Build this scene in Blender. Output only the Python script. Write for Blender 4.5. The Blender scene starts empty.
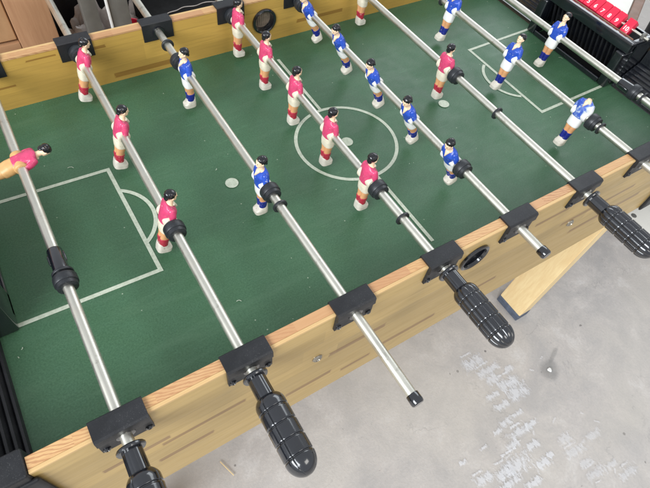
import bpy, bmesh, math, random
from mathutils import Matrix, Vector, noise
random.seed(7)
R = math.radians
sc = bpy.context.scene
COL = sc.collection
# ------------------------------------------------------------ camera
cam = bpy.data.cameras.new("camera"); camo = bpy.data.objects.new("camera", cam); COL.objects.link(camo)
CR = ((0.84771, -0.52205, 0.09407), (-0.38197, -0.72379, -0.57465), (0.36808, 0.45121, -0.81297))
cx, cy, cz = CR
M = Matrix(((cx[0], -cy[0], -cz[0], -0.46820), (cx[1], -cy[1], -cz[1], -0.56467), (cx[2], -cy[2], -cz[2], 0.67029), (0, 0, 0, 1)))
camo.matrix_world = M
cam.sensor_width = 36; cam.lens = 28.446; cam.clip_start = .01; cam.clip_end = 60
sc.camera = camo
# ------------------------------------------------------------ world and lamps (a garage beside its open door)
w = bpy.data.worlds.new("World"); sc.world = w; w.use_nodes = True
w.node_tree.nodes['Background'].inputs[0].default_value = (.90, .94, 1, 1)
w.node_tree.nodes['Background'].inputs[1].default_value = .60

def area(name, loc, target, sx, sy, power, col):
    l = bpy.data.lights.new(name, 'AREA'); l.shape = 'RECTANGLE'; l.size = sx; l.size_y = sy
    l.energy = power; l.color = col
    o = bpy.data.objects.new(name, l); COL.objects.link(o); o.location = loc
    o.rotation_euler = (Vector(target) - Vector(loc)).to_track_quat('-Z', 'Y').to_euler()
    return o
area("doorway_light", (-4.0, -1.7, 2.6), (.2, -.1, -.2), 3.8, 2.3, 330, (.90, .95, 1))
area("front_fill_light", (.9, -2.8, 2.6), (.2, -.2, -.4), 1.6, 1.2, 26, (1, .96, .90))  # added fill lamp at the front, stands for no real window
area("far_doorway_light", (3.2, 2.0, 2.3), (0, 0, 0), 2.8, 1.8, 46, (.88, .95, 1))
sc.view_settings.view_transform = 'Standard'; sc.view_settings.look = 'None'
sc.view_settings.exposure = .27; sc.view_settings.gamma = 1

# ------------------------------------------------------------ node helpers
def new_mat(name):
    m = bpy.data.materials.new(name); m.use_nodes = True
    nt = m.node_tree; b = nt.nodes['Principled BSDF']
    return m, nt, b
def N(nt, t, **kw):
    n = nt.nodes.new(t)
    for k, v in kw.items(): setattr(n, k, v)
    return n
def mapping(nt, scale, loc=(0, 0, 0), rot=(0, 0, 0)):
    tc = N(nt, 'ShaderNodeTexCoord'); mp = N(nt, 'ShaderNodeMapping')
    mp.inputs['Scale'].default_value = scale; mp.inputs['Location'].default_value = loc; mp.inputs['Rotation'].default_value = rot
    nt.links.new(tc.outputs['Object'], mp.inputs[0]); return mp.outputs[0]
def noise_n(nt, vec, scale, detail=4, rough=.55, dist=0):
    n = N(nt, 'ShaderNodeTexNoise'); n.inputs['Scale'].default_value = scale; n.inputs['Detail'].default_value = detail
    n.inputs['Roughness'].default_value = rough; n.inputs['Distortion'].default_value = dist
    nt.links.new(vec, n.inputs['Vector']); return n.outputs['Fac']
def ramp(nt, fac, stops, interp='LINEAR'):
    r = N(nt, 'ShaderNodeValToRGB'); r.color_ramp.interpolation = interp
    e = r.color_ramp.elements
    while len(e) < len(stops): e.new(.5)
    for i, (p, c) in enumerate(stops):
        e[i].position = p; e[i].color = (*c, 1) if len(c) == 3 else c
    nt.links.new(fac, r.inputs[0]); return r.outputs[0]
def mix(nt, fac, a, b, mode='MIX'):
    m = N(nt, 'ShaderNodeMix', data_type='RGBA', blend_type=mode)
    for s, v in ((0, fac), (6, a), (7, b)):
        if isinstance(v, (int, float)): m.inputs[s].default_value = v
        elif isinstance(v, tuple): m.inputs[s].default_value = (*v, 1)
        else: nt.links.new(v, m.inputs[s])
    return m.outputs[2]
def math_n(nt, op, a, b=None, c=None):
    m = N(nt, 'ShaderNodeMath', operation=op)
    for i, v in enumerate((a, b, c)):
        if v is None: continue
        if isinstance(v, (int, float)): m.inputs[i].default_value = v
        else: nt.links.new(v, m.inputs[i])
    return m.outputs[0]
def bump(nt, b, h, strength, dist=.001):
    bp = N(nt, 'ShaderNodeBump'); bp.inputs['Strength'].default_value = strength; bp.inputs['Distance'].default_value = dist
    nt.links.new(h, bp.inputs['Height']); nt.links.new(bp.outputs[0], b.inputs['Normal'])

# ------------------------------------------------------------ materials
def plastic(name, col, rough=.3, var=.12, bump_s=.0, nscale=60, spec=.5, dust=0, metallic=0, coat=0, chips=None):
    m, nt, b = new_mat(name); v = mapping(nt, (1, 1, 1))
    n = noise_n(nt, v, nscale, 5)
    c2 = tuple(min(1, x * (1 + var)) for x in col); c1 = tuple(x * (1 - var) for x in col)
    c = ramp(nt, n, [(.3, c1), (.7, c2)])
    if dust:
        dn = noise_n(nt, v, 900, 2, .5)
        big = noise_n(nt, v, 25, 3)
        s = math_n(nt, 'MULTIPLY', ramp(nt, dn, [(.62, (0, 0, 0)), (.72, (1, 1, 1))]), ramp(nt, big, [(.4, (.1, .1, .1)), (.7, (1, 1, 1))]))
        c = mix(nt, math_n(nt, 'MULTIPLY', s, dust), c, (.35, .35, .33))
    if chips:
        oi = N(nt, 'ShaderNodeObjectInfo'); cb = N(nt, 'ShaderNodeCombineXYZ')
        nt.links.new(oi.outputs['Random'], cb.inputs[0]); nt.links.new(math_n(nt, 'MULTIPLY', oi.outputs['Random'], 3), cb.inputs[1])
        va = N(nt, 'ShaderNodeVectorMath', operation='ADD'); nt.links.new(v, va.inputs[0]); nt.links.new(cb.outputs[0], va.inputs[1])
        c = mix(nt, ramp(nt, noise_n(nt, va.outputs[0], 230, 3, .65), [(.655, (0, 0, 0)), (.675, (.8,) * 3)]), c, chips)
        c = mix(nt, ramp(nt, noise_n(nt, va.outputs[0], 110, 3, .6), [(.45, (0, 0, 0)), (.75, (.35,) * 3)]), c, tuple(x * .55 for x in col))
    nt.links.new(c, b.inputs['Base Color'])
    r = ramp(nt, noise_n(nt, v, nscale * .7, 4), [(.3, (rough * .8,) * 3), (.7, (min(1, rough * 1.25),) * 3)])
    nt.links.new(r, b.inputs['Roughness']); b.inputs['Specular IOR Level'].default_value = spec
    b.inputs['Metallic'].default_value = metallic; b.inputs['Coat Weight'].default_value = coat
    if bump_s: bump(nt, b, noise_n(nt, v, nscale * 12, 3), bump_s, .0006)
    return m
M_BLK = plastic('matte_black_plastic', (.013, .0135, .0155), .46, .25, .3, 50, .42, dust=.14)
M_BLKG = plastic('glossy_black_plastic', (.006, .007, .010), .16, .25, 0, 40, .8, dust=.03, coat=.5)
M_VOID = plastic('deep_black_plastic', (.006, .006, .006), .8, .2, 0, 50, .15)
M_RUB = plastic('black_rubber', (.016, .018, .021), .42, .25, .15, 60, .5, dust=.35)
M_PINK = plastic('red_shirt_paint', (.56, .055, .14), .25, .14, 0, 90, .5, chips=(.62,.42,.36))
M_REDS = plastic('red_sock_paint', (.42, .025, .05), .3, .12, 0, 90, chips=(.55,.4,.3))
M_BLUE = plastic('blue_shirt_paint', (.022, .07, .40), .22, .2, 0, 90, .5, chips=(.45,.47,.5))
M_NAVY = plastic('navy_sock_paint', (.012, .02, .20), .3, .12, 0, 90, chips=(.45,.42,.36))
M_TAN = plastic('shade_tinted_tan_plastic', (.58, .33, .13), .4, .15, 0, 90)  # shade at the left end painted into the goalkeeper's shorts, shoes and knees
M_IVORY = plastic('ivory_plastic', (.68, .61, .47), .35, .08, 0, 90, chips=(.42,.35,.25))
M_SHOE = plastic('white_shoe_paint', (.66, .61, .52), .38, .1, 0, 120, chips=(.35,.30,.24))
M_SKIN = plastic('skin_coloured_plastic', (.62, .31, .14), .35, .1, 0, 90)
M_FACE = plastic('face_coloured_plastic', (.82, .58, .38), .35, .08, 0, 90)
M_HAIR = plastic('black_hair_paint', (.010, .010, .012), .14, .2, 0, 90, .6, chips=(.22,.15,.10))
M_EYE = plastic('dark_eye_paint', (.02, .015, .012), .3, .1)
M_RED = plastic('red_counter_plastic', (.66, .018, .055), .28, .08, 0, 60, coat=.2)
M_WHITE = plastic('white_print', (.72, .71, .68), .4, .06)
M_PAD = plastic('blue_rubber_pad', (.085, .105, .145), .6, .25, .4, 60, .4, dust=.5)
M_GREYM = plastic('grey_metal', (.15, .145, .13), .42, .1, 0, 40, .5, metallic=.3)
M_BRASS = plastic('dull_bolt_metal', (.36, .33, .28), .3, .2, .2, 200, .5, metallic=.9)
M_BAG = plastic('crumpled_white_plastic', (.36, .32, .29), .38, .25, .2, 30)
M_CARD = plastic('brown_cardboard', (.23, .15, .085), .75, .12, .2, 30)
M_TAUPE = plastic('taupe_plastic', (.20, .155, .115), .5, .3, .2, 120)
M_WBOARD = plastic('white_board', (.72, .70, .64), .5, .04, 0, 20)
M_BROWN = plastic('brown_edge', (.16, .075, .04), .45, .15, .1, 40)

def metal():
    m, nt, b = new_mat('brushed_steel'); b.inputs['Metallic'].default_value = 1
    v = mapping(nt, (60, 1.2, 60)); n = noise_n(nt, v, 12, 4)
    v2 = mapping(nt, (1, 1, 1)); n2 = noise_n(nt, v2, 18, 5, .65)
    c = ramp(nt, n, [(.3, (.62, .60, .52)), (.7, (.76, .74, .65))])
    c = mix(nt, ramp(nt, n2, [(.52, (0, 0, 0)), (.75, (.55,) * 3)]), c, (.50, .44, .37))
    nt.links.new(c, b.inputs['Base Color'])
    sm = noise_n(nt, mapping(nt, (1, 1, 1), (4, 4, 4)), 55, 4, .7); c = mix(nt, ramp(nt, sm, [(.60, (0, 0, 0)), (.68, (.5,) * 3)]), c, (.36, .33, .26))
    nt.links.new(c, b.inputs['Base Color'])
    nt.links.new(ramp(nt, n2, [(.3, (.32,) * 3), (.7, (.52,) * 3)]), b.inputs['Roughness'])
    bump(nt, b, n, .12, .0003)
    return m
M_STEEL = metal()

def felt():
    m, nt, b = new_mat('green_playfield'); v = mapping(nt, (1, 1, 1))
    big = noise_n(nt, v, 3.5, 4, .6); mid = noise_n(nt, v, 34, 5, .65); fine = noise_n(nt, v, 420, 4, .75)
    c = ramp(nt, big, [(.3, (.046, .114, .054)), (.7, (.066, .152, .078))])
    c = mix(nt, ramp(nt, mid, [(.35, (0, 0, 0)), (.75, (.5,) * 3)]), c, (.058, .150, .084))
    c = mix(nt, ramp(nt, fine, [(.35, (.8,) * 3), (.65, (0, 0, 0))]), c, (.022, .070, .030))
    tr = noise_n(nt, mapping(nt, (1.2, 9, 1), (1, 2, 0), (0, 0, .12)), 3.5, 5, .7, .4); c = mix(nt, ramp(nt, tr, [(.52, (0, 0, 0)), (.72, (.40,) * 3)]), c, (.080, .155, .088))
    # dust specks
    vo = N(nt, 'ShaderNodeTexVoronoi'); vo.inputs['Scale'].default_value = 42; nt.links.new(v, vo.inputs['Vector'])
    sp = math_n(nt, 'LESS_THAN', vo.outputs['Distance'], .045)
    g = noise_n(nt, v, 9, 3, .7); gate = math_n(nt, 'GREATER_THAN', g, .48)
    c = mix(nt, math_n(nt, 'MULTIPLY', math_n(nt, 'MULTIPLY', sp, gate), .55), c, (.45, .5, .38))
    # hairline scuffs
    wv = mapping(nt, (3, 40, 1), (0, 0, 0), (0, 0, 1.0)); sf = noise_n(nt, wv, 5, 2, .4, 1.5)
    sc_ = ramp(nt, sf, [(.70, (0, 0, 0)), (.73, (.35,) * 3), (.76, (0, 0, 0))])
    c = mix(nt, sc_, c, (.10, .22, .12))
    nt.links.new(c, b.inputs['Base Color'])
    nt.links.new(ramp(nt, mid, [(.3, (.40,) * 3), (.75, (.56,) * 3)]), b.inputs['Roughness'])
    b.inputs['Specular IOR Level'].default_value = .5
    bump(nt, b, fine, .25, .0004)
    return m
M_FELT = felt()
def linemat():
    m, nt, b = new_mat('pale_line_paint'); v = mapping(nt, (1, 1, 1))
    c = ramp(nt, noise_n(nt, v, 160, 5, .7), [(.3, (.36, .40, .30)), (.6, (.50, .54, .43))])
    nt.links.new(c, b.inputs['Base Color']); b.inputs['Roughness'].default_value = .45
    return m
M_LINE = linemat()

def butcher(name, light, dark, strip=.0135, seg=.31, seed=0., streak=.16, plane='XZ', staves=()):
    """laminated pale wood: thin strips running along x, a few of them dark brown"""
    m, nt, b = new_mat(name); tc = N(nt, 'ShaderNodeTexCoord'); sep = N(nt, 'ShaderNodeSeparateXYZ')
    nt.links.new(tc.outputs['Object'], sep.inputs[0])
    X = sep.outputs['X']; Z = sep.outputs['Z' if plane == 'XZ' else 'Y']
    row = math_n(nt, 'FLOOR', math_n(nt, 'DIVIDE', math_n(nt, 'ADD', Z, 5 + seed), strip))
    wn = N(nt, 'ShaderNodeTexWhiteNoise', noise_dimensions='1D'); nt.links.new(row, wn.inputs['W'])
    xs = math_n(nt, 'ADD', math_n(nt, 'DIVIDE', X, seg), math_n(nt, 'MULTIPLY', wn.outputs['Value'], 7))
    cellx = math_n(nt, 'FLOOR', xs)
    cmb = N(nt, 'ShaderNodeCombineXYZ'); nt.links.new(cellx, cmb.inputs[0]); nt.links.new(row, cmb.inputs[1])
    w2 = N(nt, 'ShaderNodeTexWhiteNoise', noise_dimensions='2D'); nt.links.new(cmb.outputs[0], w2.inputs['Vector'])
    cell = w2.outputs['Value']
    base = ramp(nt, cell, [(0, tuple(x * .86 for x in light)), (.45, light), (.8, tuple(min(1, x * 1.12) for x in light))])
    v = mapping(nt, (3.0, 22, 26)); g1 = noise_n(nt, v, 3.2, 6, .6, 1.1)
    v2 = mapping(nt, (5, 160, 220)); g2 = noise_n(nt, v2, 3, 4, .6)
    c = mix(nt, ramp(nt, g1, [(.48, (0, 0, 0)), (.72, (.26,) * 3)]), base, tuple(x * .62 for x in light))
    c = mix(nt, ramp(nt, g2, [(.4, (.2,) * 3), (.6, (0, 0, 0))]), c, tuple(x * .7 for x in light))
    pore = noise_n(nt, mapping(nt, (9, 700, 700)), 1.6, 2, .5); c = mix(nt, ramp(nt, pore, [(.60, (0, 0, 0)), (.70, (.35,) * 3)]), c, tuple(x * .45 for x in light))
    # darker staves glued into the panel, (x0, x1, z, half height)
    fz = math_n(nt, 'FRACT', math_n(nt, 'DIVIDE', math_n(nt, 'ADD', Z, 5 + seed), strip))
    jx = math_n(nt, 'ADD', X, math_n(nt, 'MULTIPLY', math_n(nt, 'SUBTRACT', g2, .5), .012))
    dm = None
    for (x0, x1, z0, hh) in staves:
        mx = math_n(nt, 'COMPARE', jx, (x0 + x1) / 2, (x1 - x0) / 2); mz = math_n(nt, 'COMPARE', Z, z0, hh)
        m1 = math_n(nt, 'MULTIPLY', mx, mz); dm = m1 if dm is None else math_n(nt, 'MAXIMUM', dm, m1)
    dm = math_n(nt, 'MULTIPLY', dm, ramp(nt, g2, [(.25, (.95,) * 3), (.7, (.6,) * 3)]))
    c = mix(nt, dm, c, dark)
    seam = math_n(nt, 'LESS_THAN', fz, .045)
    c = mix(nt, math_n(nt, 'MULTIPLY', seam, .22), c, tuple(x * .5 for x in light))
    nt.links.new(c, b.inputs['Base Color'])
    nt.links.new(ramp(nt, g1, [(.3, (.36,) * 3), (.7, (.5,) * 3)]), b.inputs['Roughness'])
    b.inputs['Coat Weight'].default_value = .12; b.inputs['Coat Roughness'].default_value = .25
    bump(nt, b, g2, .15, .0004)
    return m
M_WOOD = butcher('laminated_wood_outer', (.45, .305, .108), (.21, .11, .042), strip=.034, seg=.55, seed=.004, staves=[(-.5147, -.4349, -.087, .006), (-.50, -.3835, -.030, .005), (-.318, -.237, -.110, .006), (-.2486, -.146, -.034, .0065), (-.2146, -.156, -.134, .005), (-.135, -.02, -.118, .006), (-.5715, -.488, -.013, .0055), (.137, .22, .044, .004), (.238, .449, -.015, .0045), (.30, .52, -.075, .006), (.02, .12, -.10, .005)])
M_WOODF = butcher('laminated_wood_inner', (.48, .295, .065), (.22, .105, .018), strip=.042, seg=.5, seed=.01, staves=[(-.323, -.195, .013, .0052), (-.46, -.41, .084, .0016), (-.35, -.325, .079, .003), (.08, .20, .030, .004), (-.60, -.49, .045, .002)])  # far wall: same wood, amber bounce light mixed into its colour

def rimwood():
    m, nt, b = new_mat('rim_pine'); tc = N(nt, 'ShaderNodeTexCoord'); sep = N(nt, 'ShaderNodeSeparateXYZ')
    nt.links.new(tc.outputs['Object'], sep.inputs[0])
    seg = math_n(nt, 'FLOOR', math_n(nt, 'DIVIDE', math_n(nt, 'ADD', sep.outputs['X'], 3.035), .088))
    wn = N(nt, 'ShaderNodeTexWhiteNoise', noise_dimensions='1D'); nt.links.new(seg, wn.inputs['W'])
    base = ramp(nt, wn.outputs['Value'], [(0, (.54, .315, .135)), (.35, (.60, .385, .18)), (.6, (.47, .255, .125)), (1, (.57, .35, .15))])
    wv = N(nt, 'ShaderNodeTexWave', wave_type='BANDS', bands_direction='DIAGONAL')
    mp = mapping(nt, (.26, 1, .3)); cb = N(nt, 'ShaderNodeVectorMath', operation='ADD')
    off = N(nt, 'ShaderNodeCombineXYZ'); nt.links.new(math_n(nt, 'MULTIPLY', wn.outputs['Value'], 5), off.inputs[0])
    nt.links.new(mp, cb.inputs[0]); nt.links.new(off.outputs[0], cb.inputs[1]); nt.links.new(cb.outputs[0], wv.inputs['Vector'])
    wv.inputs['Scale'].default_value = 150; wv.inputs['Distortion'].default_value = 7; wv.inputs['Detail'].default_value = 3; wv.inputs['Detail Scale'].default_value = .8
    amt = math_n(nt, 'MULTIPLY', ramp(nt, wv.outputs['Fac'], [(.45, (0, 0, 0)), (.9, (1, 1, 1))]), math_n(nt, 'FRACT', math_n(nt, 'MULTIPLY', wn.outputs['Value'], 3.7)))
    c = mix(nt, math_n(nt, 'MULTIPLY', amt, .62), base, (.30, .115, .05))
    v2 = mapping(nt, (8, 190, 190)); g2 = noise_n(nt, v2, 3, 4, .6)
    c = mix(nt, ramp(nt, g2, [(.4, (.3,) * 3), (.62, (0, 0, 0))]), c, (.40, .18, .07))
    nt.links.new(c, b.inputs['Base Color']); b.inputs['Roughness'].default_value = .42
    return m
M_RIM = rimwood()
def pine(name, light, dark, sx=1.4, s=55, rough=.5, axis=(1, 1, 1)):
    m, nt, b = new_mat(name); v = mapping(nt, axis)
    g = noise_n(nt, v, 3, 6, .6, .8); g2 = noise_n(nt, v, 14, 4, .6, .2)
    c = ramp(nt, g, [(.3, light), (.62, tuple((a + b_) / 2 for a, b_ in zip(light, dark))), (.8, dark)])
    c = mix(nt, ramp(nt, g2, [(.4, (.3,) * 3), (.6, (0, 0, 0))]), c, dark)
    nt.links.new(c, b.inputs['Base Color']); b.inputs['Roughness'].default_value = rough
    bump(nt, b, g2, .12, .0005); return m
M_PINE = pine('pale_pine', (.84, .67, .37), (.66, .44, .20), axis=(14, 14, .8))
M_LIP = pine('pale_lip_wood', (.62, .42, .19), (.48, .30, .13), axis=(1.5, 60, 60))
M_OAKV = pine('cabinet_wood_upright', (.42, .235, .125), (.30, .15, .075), axis=(22, 22, 1.6))
M_OAKP = pine('cabinet_panel_wood', (.46, .275, .14), (.35, .19, .09), axis=(5, 5, 1.8))
M_OAKH = pine('cabinet_wood_level', (.42, .235, .125), (.31, .155, .08), axis=(1.6, 22, 22))

def concrete():
    m, nt, b = new_mat('concrete'); v = mapping(nt, (1, 1, 1))
    a = noise_n(nt, v, 1.6, 5, .6); c1 = noise_n(nt, v, 9, 6, .7, .4); f = noise_n(nt, v, 150, 4, .7)
    c = ramp(nt, a, [(.3, (.41, .375, .345)), (.7, (.51, .475, .445))])
    c = mix(nt, ramp(nt, c1, [(.38, (.65,) * 3), (.6, (0, 0, 0))]), c, (.325, .31, .30))
    c = mix(nt, ramp(nt, c1, [(.58, (0, 0, 0)), (.75, (.6,) * 3)]), c, (.62, .605, .59))
    c = mix(nt, ramp(nt, f, [(.35, (.3,) * 3), (.6, (0, 0, 0))]), c, (.30, .285, .275))
    vo = N(nt, 'ShaderNodeTexVoronoi'); vo.inputs['Scale'].default_value = 13; nt.links.new(v, vo.inputs['Vector'])
    g = noise_n(nt, v, 5, 3, .7)
    pit = math_n(nt, 'MULTIPLY', math_n(nt, 'LESS_THAN', vo.outputs['Distance'], .06), math_n(nt, 'GREATER_THAN', g, .5))
    c = mix(nt, math_n(nt, 'MULTIPLY', pit, .7), c, (.09, .085, .08))
    fl2 = noise_n(nt, v, 70, 2, .5); c = mix(nt, ramp(nt, fl2, [(.72, (0, 0, 0)), (.77, (.5,) * 3)]), c, (.16, .15, .14))
    dr = noise_n(nt, mapping(nt, (1, 1, 1), (7, 2, 0)), 2.2, 3, .6); c = mix(nt, ramp(nt, dr, [(.4, (0, 0, 0)), (.62, (.45,) * 3)]), c, (.50, .46, .40))
    # faint hairline cracks and stains
    v3 = mapping(nt, (1, 1, 1), (3, 1, 0)); w3 = noise_n(nt, v3, 3.5, 6, .62, .5)
    cr = ramp(nt, w3, [(.495, (0, 0, 0)), (.502, (.4,) * 3), (.509, (0, 0, 0))])
    c = mix(nt, math_n(nt, 'MULTIPLY', cr, ramp(nt, g, [(.5, (0, 0, 0)), (.62, (1, 1, 1))])), c, (.14, .135, .13))
    nt.links.new(c, b.inputs['Base Color']); nt.links.new(ramp(nt, c1, [(.3, (.45,) * 3), (.7, (.7,) * 3)]), b.inputs['Roughness'])
    bump(nt, b, f, .5, .0015)
    return m
M_CONC = concrete()
def chalk(name, op, scale=120):
    m, nt, b = new_mat(name); v = mapping(nt, (1.8, 1, 1)); n = noise_n(nt, v, scale * .6, 6, .7, .4)
    b.inputs['Base Color'].default_value = (.73, .73, .745, 1); b.inputs['Roughness'].default_value = .75
    uv = N(nt, 'ShaderNodeTexCoord'); sp = N(nt, 'ShaderNodeSeparateXYZ'); nt.links.new(uv.outputs['UV'], sp.inputs[0])
    def edge(c): return math_n(nt, 'SUBTRACT', 1, math_n(nt, 'ABSOLUTE', math_n(nt, 'MULTIPLY_ADD', c, 2, -1)))
    e = math_n(nt, 'MINIMUM', math_n(nt, 'MULTIPLY', edge(sp.outputs[0]), 1.5), math_n(nt, 'MULTIPLY', edge(sp.outputs[1]), 1.0))
    e = math_n(nt, 'MINIMUM', e, .8)
    v2 = mapping(nt, (1, .25, 1)); wv = noise_n(nt, v2, 95, 2, .5)            # gaps between the tread lugs
    t = math_n(nt, 'ADD', math_n(nt, 'MULTIPLY', e, .42), n)
    t = math_n(nt, 'ADD', t, math_n(nt, 'MULTIPLY', math_n(nt, 'SUBTRACT', wv, .5), .40))
    al = math_n(nt, 'MULTIPLY', ramp(nt, t, [(.60, (0, 0, 0)), (.82, (1, 1, 1))]), op)
    nt.links.new(al, b.inputs['Alpha']); return m
M_CHALK = chalk('chalky_print', .58); M_CHALK2 = chalk('faint_chalky_print', .36)
def stain():
    m, nt, b = new_mat('oily_stain'); v = mapping(nt, (1, 1, 1)); n = noise_n(nt, v, 60, 5, .7)
    b.inputs['Base Color'].default_value = (.15, .16, .155, 1); b.inputs['Roughness'].default_value = .5
    uv = N(nt, 'ShaderNodeTexCoord'); g = N(nt, 'ShaderNodeTexGradient', gradient_type='SPHERICAL')
    mp = N(nt, 'ShaderNodeMapping'); mp.inputs['Location'].default_value = (-1, -1, 0); mp.inputs['Scale'].default_value = (2, 2, 1)
    nt.links.new(uv.outputs['UV'], mp.inputs[0]); nt.links.new(mp.outputs[0], g.inputs[0])
    e = math_n(nt, 'MULTIPLY', ramp(nt, g.outputs[0], [(0, (0, 0, 0)), (.5, (1, 1, 1))]), n)
    nt.links.new(ramp(nt, e, [(.12, (0, 0, 0)), (.5, (.24,) * 3)]), b.inputs['Alpha']); return m
M_STAIN = stain()

# ------------------------------------------------------------ mesh helpers
def link(name, bm, mats, parent=None, smooth=None, loc=None):
    me = bpy.data.meshes.new(name)
    bmesh.ops.recalc_face_normals(bm, faces=bm.faces[:])
    if smooth is not None:
        for f in bm.faces: f.smooth = True
        for e in bm.edges:
            if len(e.link_faces) == 2 and e.calc_face_angle(0) > R(smooth): e.smooth = False
    bm.to_mesh(me); bm.free()
    for m in (mats if isinstance(mats, (list, tuple)) else [mats]): me.materials.append(m)
    o = bpy.data.objects.new(name, me); COL.objects.link(o)
    if parent: o.parent = parent
    if loc: o.location = loc
    return o
def empty(name, loc, label, cat, group=None):
    o = bpy.data.objects.new(name, None); COL.objects.link(o); o.location = loc; o.empty_display_size = .05
    o['label'] = label; o['category'] = cat
    if group: o['group'] = group
    return o
def box(bm, lo, hi, bevel=0, seg=2, rot=None, mi=0):
    c = [(a + b) / 2 for a, b in zip(lo, hi)]; s = [b - a for a, b in zip(lo, hi)]
    r = bmesh.ops.create_cube(bm, size=1); vs = r['verts']
    for v in vs: v.co = Vector((v.co.x * s[0], v.co.y * s[1], v.co.z * s[2]))
    fs = list({f for v in vs for f in v.link_faces})
    if bevel:
        es = list({e for v in vs for e in v.link_edges})
        rr = bmesh.ops.bevel(bm, geom=es, offset=bevel, segments=seg, affect='EDGES', profile=.5)
        vs = list({v for f in rr['faces'] for v in f.verts} | {v for v in vs if v.is_valid})
        fs = list({f for v in vs for f in v.link_faces})
    for v in vs:
        if rot is not None: v.co = rot @ v.co
        v.co += Vector(c)
    for f in fs: f.material_index = mi
    return vs
def lathe(bm, prof, n=32, axis='y', mi=0, rfun=None, origin=(0, 0, 0)):
    """prof = [(position along axis, radius)], caps closed"""
    rings = []
    for (p, r) in prof:
        ring = []
        for k in range(n):
            a = 2 * math.pi * k / n; rr = r * (rfun(p, a) if rfun else 1)
            u, v = rr * math.cos(a), rr * math.sin(a)
            co = {'y': (u, p, v), 'z': (u, v, p), 'x': (p, u, v)}[axis]
            ring.append(bm.verts.new(Vector(co) + Vector(origin)))
        rings.append(ring)
    fs = []
    for A, B in zip(rings, rings[1:]):
        for k in range(n): fs.append(bm.faces.new((A[k], A[(k + 1) % n], B[(k + 1) % n], B[k])))
    fs.append(bm.faces.new(rings[0])); fs.append(bm.faces.new(rings[-1]))
    for f in fs: f.material_index = mi
    return rings
def loft(bm, secs, n=28, mi=0):
    """secs = [(z, cx, cy, rx, ry, power, tiltx)] super-ellipse rings stacked in z"""
    rings = []
    for (z, x0, y0, rx, ry, pw, tl) in secs:
        ring = []
        for k in range(n):
            a = 2 * math.pi * k / n; c, s = math.cos(a), math.sin(a)
            x = rx * math.copysign(abs(c) ** (2 / pw), c); y = ry * math.copysign(abs(s) ** (2 / pw), s)
            ring.append(bm.verts.new((x0 + x, y0 + y, z + tl * x)))
        rings.append(ring)
    fs = []
    for A, B in zip(rings, rings[1:]):
        for k in range(n): fs.append(bm.faces.new((A[k], A[(k + 1) % n], B[(k + 1) % n], B[k])))
    fs.append(bm.faces.new(rings[0])); fs.append(bm.faces.new(rings[-1]))
    for f in fs: f.material_index = mi
def ellipsoid(bm, c, r, mi=0, seg=20, rings=14, rot=None, keep=None):
    q = bmesh.ops.create_uvsphere(bm, u_segments=seg, v_segments=rings, radius=1)
    vs = q['verts']
    for v in vs:
        v.co = Vector((v.co.x * r[0], v.co.y * r[1], v.co.z * r[2]))
        if rot is not None: v.co = rot @ v.co
        v.co += Vector(c)
    for f in {f for v in vs for f in v.link_faces}: f.material_index = mi
    return vs
def cut(o, cutters):
    """apply boolean differences, then drop the cutters"""
    for k in cutters:
        md = o.modifiers.new('cut', 'BOOLEAN'); md.operation = 'DIFFERENCE'; md.solver = 'EXACT'; md.object = k
    bpy.context.view_layer.update()
    dg = bpy.context.evaluated_depsgraph_get()
    me = bpy.data.meshes.new_from_object(o.evaluated_get(dg)); o.modifiers.clear(); o.data = me
    for k in cutters: bpy.data.objects.remove(k)
def fuse(o, voxel):
    md = o.modifiers.new('fuse', 'REMESH'); md.mode = 'VOXEL'; md.voxel_size = voxel; md.use_smooth_shade = True
    m2 = o.modifiers.new('soft', 'SMOOTH'); m2.factor = .5; m2.iterations = 2
    bpy.context.view_layer.update(); dg = bpy.context.evaluated_depsgraph_get()
    me = bpy.data.meshes.new_from_object(o.evaluated_get(dg)); mats = list(o.data.materials)
    o.modifiers.clear(); o.data = me
    me.materials.clear()
    for m in mats: me.materials.append(m)
    me.polygons.foreach_set('use_smooth', [True] * len(me.polygons))

# ------------------------------------------------------------ sizes (metres)
S = .15; HR = .0826; W = .3291; T = .0173; H = .0979; FZ = -.69; ZB = -.178; XE = .70
def rx(i): return (i - 4.5) * S

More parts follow.
